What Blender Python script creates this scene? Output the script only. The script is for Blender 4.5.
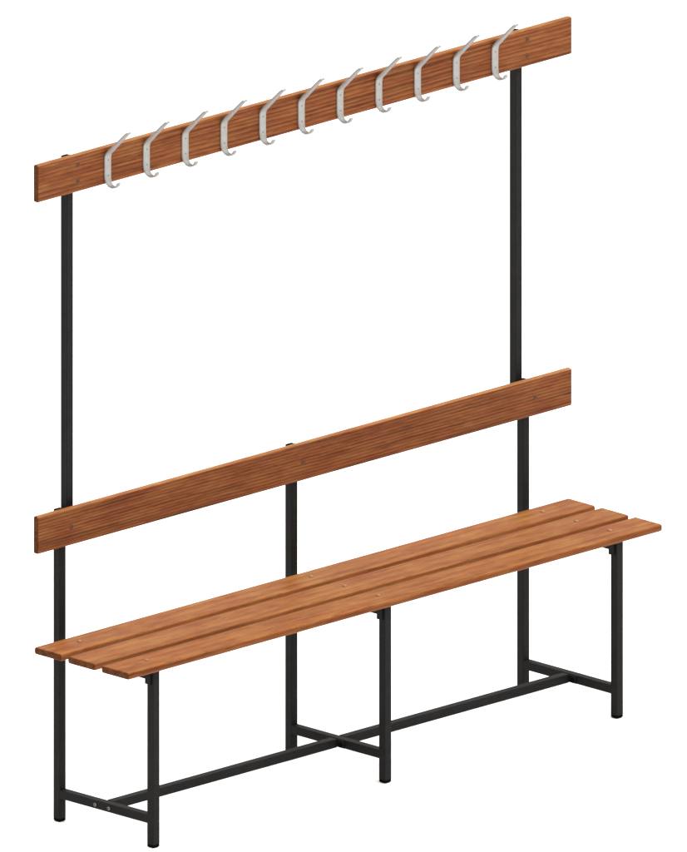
import bpy, bmesh, math
from mathutils import Vector, Matrix

for o in list(bpy.data.objects):
    bpy.data.objects.remove(o, do_unlink=True)
scene = bpy.context.scene
C = scene.collection

# ------------------------------------------------------------------ camera (axonometric view)
ELEV = math.asin(0.2792)
cam = bpy.data.cameras.new('camera')
cam.type = 'ORTHO'
cam.ortho_scale = 2.0214
cam.clip_end = 200
co = bpy.data.objects.new('camera', cam)
C.objects.link(co)
AIM = Vector((0.787, -0.166, 0.848))
c45 = math.sqrt(.5)
D = Vector((math.cos(ELEV) * c45, math.cos(ELEV) * c45, -math.sin(ELEV)))
co.location = AIM - D * 8
co.rotation_euler = (math.radians(90) - ELEV, 0, math.radians(-45))
scene.camera = co

# ------------------------------------------------------------------ light
world = bpy.data.worlds.new('World')
scene.world = world
world.use_nodes = True
bg = world.node_tree.nodes['Background']
bg.inputs['Color'].default_value = (1, .99, .97, 1)
bg.inputs['Strength'].default_value = 0.12


def area(name, loc, target, sx, sy, power, color):
    l = bpy.data.lights.new(name, 'AREA')
    l.shape = 'RECTANGLE'
    l.size = sx
    l.size_y = sy
    l.energy = power
    l.color = color
    o = bpy.data.objects.new(name, l)
    C.objects.link(o)
    o.location = loc
    d = Vector(target) - Vector(loc)
    o.rotation_euler = d.to_track_quat('-Z', 'Y').to_euler()
    return o


area('overhead_softbox', (3, 3, 10), (3, 3, 0), 44, 44, 14900, (1, .995, .985))
area('front_softbox', (3.2, -6.0, 4.2), (.8, 0, .6), 7, 7, 330, (1, .985, .96))

scene.view_settings.view_transform = 'Standard'
scene.view_settings.look = 'None'
scene.view_settings.exposure = 0
scene.view_settings.gamma = 1


# ------------------------------------------------------------------ materials
def new_mat(name):
    m = bpy.data.materials.new(name)
    m.use_nodes = True
    nt = m.node_tree
    return m, nt, nt.nodes['Principled BSDF']


def N(nt, t, **kw):
    n = nt.nodes.new(t)
    for k, v in kw.items():
        if k.startswith('i_'):
            n.inputs[k[2:].replace('_', ' ')].default_value = v
        else:
            setattr(n, k, v)
    return n


def wood(name, pith, ring_scale, tilt, grain, tone, gloss, bend=.010, blotch=(3.5, 26, 26), hue=(1, 1, 1), distort=2.2):
    """Stained hardwood: growth rings about a pith line, pores, knot-like drift, blotchy stain."""
    m, nt, b = new_mat(name)
    L = nt.links.new
    tc = N(nt, 'ShaderNodeTexCoord')
    oi = N(nt, 'ShaderNodeObjectInfo')
    rnd = N(nt, 'ShaderNodeVectorMath', operation='SCALE')
    rnd.inputs[0].default_value = (7.3, 0.02, 0.015)
    L(oi.outputs['Random'], rnd.inputs['Scale'])
    add = N(nt, 'ShaderNodeVectorMath', operation='ADD')
    L(tc.outputs['Object'], add.inputs[0])
    L(rnd.outputs[0], add.inputs[1])
    # slow bend of the grain along the plank
    mb = N(nt, 'ShaderNodeMapping')
    mb.inputs['Scale'].default_value = (1.6, 7, 7)
    L(add.outputs[0], mb.inputs['Vector'])
    nb = N(nt, 'ShaderNodeTexNoise', i_Scale=1.0, i_Detail=2.0)
    L(mb.outputs[0], nb.inputs['Vector'])
    sub = N(nt, 'ShaderNodeVectorMath', operation='SUBTRACT')
    L(nb.outputs['Color'], sub.inputs[0])
    sub.inputs[1].default_value = (.5, .5, .5)
    sc = N(nt, 'ShaderNodeVectorMath', operation='MULTIPLY')
    L(sub.outputs[0], sc.inputs[0])
    sc.inputs[1].default_value = (0, bend, bend)
    ad2 = N(nt, 'ShaderNodeVectorMath', operation='ADD')
    L(add.outputs[0], ad2.inputs[0])
    L(sc.outputs[0], ad2.inputs[1])
    mr = N(nt, 'ShaderNodeMapping')
    mr.inputs['Location'].default_value = pith
    mr.inputs['Rotation'].default_value = (0, tilt[0], tilt[1])
    mr.inputs['Scale'].default_value = (.03, 1, 1)
    L(ad2.outputs[0], mr.inputs['Vector'])
    wv = N(nt, 'ShaderNodeTexWave', wave_type='RINGS', rings_direction='X', wave_profile='SAW')
    wv.inputs['Scale'].default_value = ring_scale
    wv.inputs['Distortion'].default_value = distort
    wv.inputs['Detail'].default_value = 3
    wv.inputs['Detail Scale'].default_value = 2.0
    L(mr.outputs[0], wv.inputs['Vector'])
    # fine pores, long and thin
    mp = N(nt, 'ShaderNodeMapping')
    mp.inputs['Scale'].default_value = (26, 270, 270)
    L(ad2.outputs[0], mp.inputs['Vector'])
    np_ = N(nt, 'ShaderNodeTexNoise', i_Scale=1.0, i_Detail=3.0, i_Roughness=.6)
    L(mp.outputs[0], np_.inputs['Vector'])
    # medium streaks
    ms = N(nt, 'ShaderNodeMapping')
    ms.inputs['Scale'].default_value = (3.2, 130, 130)
    L(ad2.outputs[0], ms.inputs['Vector'])
    ns = N(nt, 'ShaderNodeTexNoise', i_Scale=1.0, i_Detail=4.0, i_Roughness=.6)
    L(ms.outputs[0], ns.inputs['Vector'])
    # stain blotches
    mo = N(nt, 'ShaderNodeMapping')
    mo.inputs['Scale'].default_value = blotch
    L(add.outputs[0], mo.inputs['Vector'])
    no = N(nt, 'ShaderNodeTexNoise', i_Scale=1.0, i_Detail=3.0, i_Roughness=.65)
    L(mo.outputs[0], no.inputs['Vector'])
    r1 = N(nt, 'ShaderNodeValToRGB')
    e = r1.color_ramp.elements
    t = tone
    e[0].position = .28
    e[0].color = (.240 * t * hue[0], .064 * t * hue[1], .018 * t * hue[2], 1)
    e[1].position = .74
    e[1].color = (.345 * t * hue[0], .138 * t * hue[1], .040 * t * hue[2], 1)
    x = e.new(.5)
    x.color = (.300 * t * hue[0], .096 * t * hue[1], .028 * t * hue[2], 1)
    L(no.outputs['Fac'], r1.inputs['Fac'])

    def dark(prev, fac_out, lo, hi, mul, mixf):
        r = N(nt, 'ShaderNodeMapRange')
        r.inputs['From Min'].default_value = lo
        r.inputs['From Max'].default_value = hi
        r.inputs['To Min'].default_value = 0
        r.inputs['To Max'].default_value = mixf
        L(fac_out, r.inputs['Value'])
        mx = N(nt, 'ShaderNodeMix', data_type='RGBA', blend_type='MULTIPLY')
        L(r.outputs[0], mx.inputs['Factor'])
        L(prev, mx.inputs['A'])
        mx.inputs['B'].default_value = mul
        return mx.outputs['Result']
    c = r1.outputs['Color']
    c = dark(c, wv.outputs['Color'], .35, 1.0, (.42, .40, .40, 1), grain)
    c = dark(c, ns.outputs['Fac'], .48, .72, (.40, .36, .36, 1), .35 + .6 * grain)
    c = dark(c, np_.outputs['Fac'], .48, .70, (.38, .34, .34, 1), .50)
    L(c, b.inputs['Base Color'])
    b.inputs['Roughness'].default_value = gloss
    b.inputs['Specular IOR Level'].default_value = .06
    bp = N(nt, 'ShaderNodeBump')
    bp.inputs['Strength'].default_value = .25
    bp.inputs['Distance'].default_value = .0006
    L(np_.outputs['Fac'], bp.inputs['Height'])
    L(bp.outputs[0], b.inputs['Normal'])
    return m


WOOD_SEAT = wood('stained_wood_seat', (.0, .10, .20), 22, (.004, .01), .38, .84, .5, .012, (9, 28, 28), (1.0, 1.05, .84))
WOOD_BACK = wood('stained_wood_back', (.0, .03, -.16), 42, (.012, .0), .90, .59, .5, .012, (7, 36, 36), (.98, .93, .96))
WOOD_RAIL = wood('stained_wood_rail', (.0, .05, .11), 34, (-.012, .0), .88, .63, .5, .018, (9, 44, 44), (.98, .93, .95), 4.0)
# the stain soaks deeper into end grain
LIT_TOP = wood('lit_top_edge', (.0, .10, .20), 22, (.004, .01), .3, .95, .5, .012, (9, 30, 30), (1, 1.22, 1.35))  # paler upright-plank tops: highlight painted into the colour
END_SEAT = wood('end_grain', (.0, .10, .20), 60, (0, 0), .8, .34, .65, .01, (40, 40, 40))
EDGE_SHADE = wood('shaded_edge', (.0, .10, .20), 16, (0, 0), .5, .60, .55, .01, (6, 24, 24))  # darker slat sides: shade painted into the colour


def paint(name, base, rough, spec, var, metal=0.0, bump=.0):
    m, nt, b = new_mat(name)
    L = nt.links.new
    tc = N(nt, 'ShaderNodeTexCoord')
    n = N(nt, 'ShaderNodeTexNoise', i_Scale=34.0, i_Detail=5.0, i_Roughness=.65)
    L(tc.outputs['Object'], n.inputs['Vector'])
    r = N(nt, 'ShaderNodeValToRGB')
    e = r.color_ramp.elements
    e[0].position, e[1].position = .3, .7
    e[0].color = tuple(v * (1 - var) for v in base) + (1,)
    e[1].color = tuple(v * (1 + var) for v in base) + (1,)
    L(n.outputs['Fac'], r.inputs['Fac'])
    L(r.outputs['Color'], b.inputs['Base Color'])
    b.inputs['Roughness'].default_value = rough
    b.inputs['Metallic'].default_value = metal
    b.inputs['Specular IOR Level'].default_value = spec
    if bump:
        n2 = N(nt, 'ShaderNodeTexNoise', i_Scale=900.0, i_Detail=2.0)
        L(tc.outputs['Object'], n2.inputs['Vector'])
        bp = N(nt, 'ShaderNodeBump')
        bp.inputs['Strength'].default_value = bump
        bp.inputs['Distance'].default_value = .0004
        L(n2.outputs['Fac'], bp.inputs['Height'])
        L(bp.outputs[0], b.inputs['Normal'])
    return m


BLACK = paint('black_powder_coat', (.0076, .0072, .0066), .6, .09, .22, bump=.3)
CAP = paint('black_plastic', (.003, .003, .003), .9, .01, .1)
ALU = paint('brushed_aluminium', (.265, .255, .240), .5, .3, .12, metal=.3)
STEEL = paint('dull_steel', (.16, .13, .11), .5, .3, .2, metal=.4)
SEATBOLT = paint('brass_tinted_bolt', (.24, .11, .048), .35, .3, .15, metal=.3)
DARKBOLT = paint('browned_bolt', (.085, .038, .020), .6, .1, .2)
FLOOR = paint('white_studio_floor', (.93, .93, .93), .9, .05, .004)


# ------------------------------------------------------------------ mesh helpers
def link(name, bm, mat, parent=None, smooth=True):
    me = bpy.data.meshes.new(name)
    bmesh.ops.recalc_face_normals(bm, faces=bm.faces)
    bm.to_mesh(me)
    bm.free()
    me.materials.append(mat)
    if smooth:
        for p in me.polygons:
            p.use_smooth = True
        try:
            me.set_sharp_from_angle(angle=math.radians(50))
        except Exception:
            pass
    o = bpy.data.objects.new(name, me)
    C.objects.link(o)
    if parent:
        o.parent = parent
    return o


def add_box(bm, a, b, bevel=0.0, seg=3):
    """Axis-aligned rounded box between corners a and b."""
    t = bmesh.new()
    bmesh.ops.create_cube(t, size=1)
    for v in t.verts:
        v.co = Vector([(a[i] + b[i]) / 2 + v.co[i] * (b[i] - a[i]) for i in range(3)])
    if bevel:
        bmesh.ops.bevel(t, geom=list(t.edges), offset=bevel, segments=seg, profile=.5, affect='EDGES')
    me = bpy.data.meshes.new('tmp')
    t.to_mesh(me)
    t.free()
    bm.from_mesh(me)
    bpy.data.meshes.remove(me)


def box(name, a, b, mat, parent, bevel=.001, seg=2):
    """Box object with its origin at its own centre."""
    c = Vector([(a[i] + b[i]) / 2 for i in range(3)])
    bm = bmesh.new()
    add_box(bm, Vector(a) - c, Vector(b) - c, bevel, seg)
    o = link(name, bm, mat, parent)
    if bevel:
        wn = o.modifiers.new('weighted_normals', 'WEIGHTED_NORMAL')
        wn.weight = 100
        wn.keep_sharp = True
    o.location = c - world_loc(parent)
    return o


def world_loc(o):
    v = Vector((0, 0, 0))
    while o is not None:
        v += o.location
        o = o.parent
    return v


def tube(name, a, b, mat, parent):
    return box(name, a, b, mat, parent, bevel=.0016, seg=3)


def dome_mesh(r, h, recess=False):
    bm = bmesh.new()
    prof = [(r, 0), (r, h * .25), (r * .86, h * .62), (r * .6, h * .88), (r * .3, h)]
    if recess:                       # socket in the head
        prof = [(r, 0), (r, h * .5), (r * .85, h * .9), (r * .5, h), (r * .42, h * .25)]
    n = 20
    rings = []
    for pr, pz in prof:
        rings.append([bm.verts.new((pr * math.cos(2 * math.pi * k / n), pr * math.sin(2 * math.pi * k / n), pz))
                      for k in range(n)])
    for i in range(len(rings) - 1):
        for k in range(n):
            bm.faces.new((rings[i][k], rings[i][(k + 1) % n], rings[i + 1][(k + 1) % n], rings[i + 1][k]))
    bm.faces.new(rings[-1])
    return bm


ROT = {'up': (0, 0, 0), 'front': (math.radians(90), 0, 0), 'left': (0, math.radians(-90), 0)}


def bolt(name, p, way, r, h, mat, parent, recess=False):
    o = link(name, dome_mesh(r, h, recess), mat, parent)
    o.location = Vector(p) - world_loc(parent)
    o.rotation_euler = ROT[way]
    return o


# ------------------------------------------------------------------ the surface
bm = bmesh.new()
R = 45
vs = [bm.verts.new(v) for v in ((-R, -R, 0), (R, -R, 0), (R, R, 0), (-R, R, 0))]
bm.faces.new(vs)
f = link('floor', bm, FLOOR, smooth=False)
f['kind'] = 'structure'

# ------------------------------------------------------------------ the bench
bench = bpy.data.objects.new('cloakroom_bench', None)
C.objects.link(bench)
bench.location = (.778, -.157, 0)
bench['label'] = ('long cloakroom bench with black steel frame, three reddish wooden seat slats, '
                  'backrest and hook rail')
bench['category'] = 'bench'

H = .01075                   # half the tube width
XL = (0.0, .778, 1.556)      # the three frames
YF = -.3147                  # front legs
X0, X1 = -.1195, 1.6755      # planks
SEAT_T, SEAT_B = .461, .443
BF, BB = -.0458, -.0300        # front and back of the upright planks
POST_TOP = .772


def capped_end(x, y, z0, z1, parent, name):
    """Plastic plug with chamfered outer end: z1 is the chamfered side."""
    bm = bmesh.new()
    s = 1 if z1 > z0 else -1
    prof = [(H + .0002, z0), (H + .0002, z0 + s * abs(z1 - z0) * .62), (H - .0034, z1)]
    rings = []
    for h, z in prof:
        k = .0018
        pts = [(h - k, -h), (h, -h + k), (h, h - k), (h - k, h), (-h + k, h), (-h, h - k), (-h, -h + k), (-h + k, -h)]
        rings.append([bm.verts.new((px, py, z - z0)) for px, py in pts])
    for i in range(2):
        for k in range(8):
            bm.faces.new((rings[i][k], rings[i][(k + 1) % 8], rings[i + 1][(k + 1) % 8], rings[i + 1][k]))
    bm.faces.new(rings[0])
    bm.faces.new(rings[-1])
    o = link(name, bm, CAP, parent, smooth=False)
    o.location = Vector((x, y, z0)) - world_loc(parent)
    return o


for i, x in enumerate(XL):
    # front leg
    l = tube('front_leg', (x - H, YF - H, .0075), (x + H, YF + H, SEAT_B - .0005), BLACK, bench)
    capped_end(x, YF, .0076, 0, l, 'foot')
    # rear leg running on up behind the backrest
    l = tube('rear_leg', (x - H, -H, .0075), (x + H, H, POST_TOP - .004), BLACK, bench)
    capped_end(x, 0, .0076, 0, l, 'foot')
    capped_end(x, 0, POST_TOP - .0045, POST_TOP, l, 'end_cap')
    # seat support, with the bracket that holds it to the front leg
    s = box('seat_support', (x - H - .004, YF + H + .0004, .4158), (x + H - .004, -H - .0004, SEAT_B - .0004), BLACK, bench)
    box('bracket', (x - H - .0042, YF - .004, .404), (x - H - .0002, YF + H + .0034, SEAT_B - .0008), BLACK, s, .0006, 1)
    # short stretcher low down between the legs
    st = tube('stretcher', (x - H + .0003, YF + H - .0008, .059), (x + H - .0003, -H + .0008, .0805), BLACK, bench)
    if i == 0:
        for y in (-.130, -.176):
            bolt('bolt', (x - H + .0003, y, .0690), 'left', .0046, .0028, STEEL, st, True)
    else:
        bolt('bolt', (x - H + .0003 - .003, -.1795, .0668), 'left', .0058, .005, CAP, st)
        bolt('bolt', (x - H + .0003 - .003, -.1345, .0668), 'left', .0058, .005, CAP, st)
    # spacer between rear leg and backrest
    box('spacer', (x - H + .002, BB + .0003, .715), (x + H - .002, -H - .0003, .757), BLACK, bench)

# long rail in two lengths, bolted between the three stretchers
for xa, xb in ((XL[0], XL[1]), (XL[1], XL[2])):
    r = tube('floor_rail', (xa + H + .003, -.157 - H, .0586), (xb - H - .003, -.157 + H, .0801), BLACK, bench)
    for xe in (xa + H - .0001, xb - H - .0029):
        box('end_plate', (xe, -.190, .0600), (xe + .003, -.124, .0785), BLACK, r, .0006, 1)

# tall posts for the hook rail, set inside the outer rear legs
for x in (.0246, 1.5314):
    p = tube('hook_rail_post', (x - H, -H, .700), (x + H, H, 1.6355), BLACK, bench)
    capped_end(x, 0, 1.635, 1.640, p, 'end_cap')
    box('spacer', (x - H + .002, BB + .0003, 1.575), (x + H - .002, -H - .0003, 1.632), BLACK, p)
    s = 1 if x < .5 else -1
    xa = x - s * H
    box('joining_plate', (min(xa, xa - s * .0031) + .0001, -.008, .705), (max(xa, xa - s * .0031) - .0001, .008, .765), BLACK, p, .0004, 1)

def end_grain(o, edges=False, lit_top=False):  # also assigns the painted slat-side shade and top-edge highlight
    me = o.data
    me.materials.append(END_SEAT)
    me.materials.append(EDGE_SHADE)
    me.materials.append(LIT_TOP)
    for p in me.polygons:
        if abs(p.normal.x) > .5:
            p.material_index = 1
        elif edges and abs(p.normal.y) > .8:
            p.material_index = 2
        elif lit_top and p.normal.z > .35:
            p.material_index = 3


# seat slats
W, P = .0925, .1125
yb = -.0325
for k in range(3):
    y1 = yb - k * P
    s = box('seat_slat', (X0, y1 - W, SEAT_B), (X1, y1, SEAT_T), WOOD_SEAT, bench, .0060, 5)
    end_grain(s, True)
    for i, x in enumerate(XL):
        if k == 1 and i == 0:
            continue
        bolt('bolt', (x - .010, y1 - W / 2 + .002, SEAT_T - .0002), 'up', .0062, .0040, SEATBOLT, s)

# backrest
b = box('backrest', (X0, BF, .6915), (X1, BB, .784), WOOD_BACK, bench, .0048, 4)
end_grain(b, lit_top=True)
for x in XL:
    bolt('bolt', (x - .006, BF + .0002, .737), 'front', .0062, .0016, DARKBOLT, b, True)

# hook rail
rail = box('hook_rail', (X0, BF, 1.560), (X1, BB, 1.6525), WOOD_RAIL, bench, .0048, 4)
end_grain(rail, lit_top=True)
for x in (.016, 1.524):
    for z in (1.586, 1.627):
        bolt('bolt', (x, BF + .0002, z), 'front', .0060, .0016, DARKBOLT, rail, True)

# ------------------------------------------------------------------ coat hooks


def hook_mesh():
    """Bent flat strip: profile in (y, z) from upper tip to lower tip, width along x."""
    pts = [(-.0735, .0605), (-.0695, .0598), (-.0630, .0545), (-.0350, .0275), (-.0120, .0050), (-.0040, -.0030), (-.0008, -.0090),
           (0, -.0160), (0, -.0600), (-.0008, -.0670), (-.0040, -.0760), (-.0105, -.0820), (-.0190, -.0840),
           (-.0275, -.0820), (-.0340, -.0770), (-.0380, -.0700)]
    wid = [.0120, .0150, .0160, .0180, .0200, .0205, .0210, .0210, .0210, .0200, .0180, .0155, .0140, .0130, .0120, .0100]
    th = .0044
    bm = bmesh.new()
    secs = []
    n = len(pts)
    for i, (y, z) in enumerate(pts):
        a = Vector(pts[max(i - 1, 0)])
        b = Vector(pts[min(i + 1, n - 1)])
        t = (b - a).normalized()
        nr = Vector((t[1], -t[0]))          # (y, z) normal
        w = wid[i] / 2
        e = .0008
        sec = []
        for (sx, sn) in ((-w + e, -1), (w - e, -1), (w, -1 + 2 * e / th), (w, 1 - 2 * e / th), (w - e, 1), (-w + e, 1), (-w, 1 - 2 * e / th), (-w, -1 + 2 * e / th)):
            sec.append(bm.verts.new((sx, y + nr[0] * sn * th / 2, z + nr[1] * sn * th / 2)))
        secs.append(sec)
    for i in range(n - 1):
        for k in range(8):
            bm.faces.new((secs[i][k], secs[i][(k + 1) % 8], secs[i + 1][(k + 1) % 8], secs[i + 1][k]))
    bm.faces.new(secs[0])
    bm.faces.new(secs[-1])
    return bm


hook = link('coat_hook', hook_mesh(), ALU, bench)
bl = world_loc(bench)
hook.location = Vector((.1134, BF - .0019, 1.6395)) - bl
for z in (1.6195, 1.5815):
    bolt('screw', (.1134, BF - .0037, z), 'front', .0022, .0008, STEEL, hook, True)
proto = list(hook.children)
for k in range(1, 11):
    h = hook.copy()
    C.objects.link(h)
    h.parent = bench
    h.location = hook.location + Vector((.1300 * k, 0, 0))
    for ch in [o for o in C.objects if o.parent == hook]:
        c = ch.copy()
        C.objects.link(c)
        c.parent = h
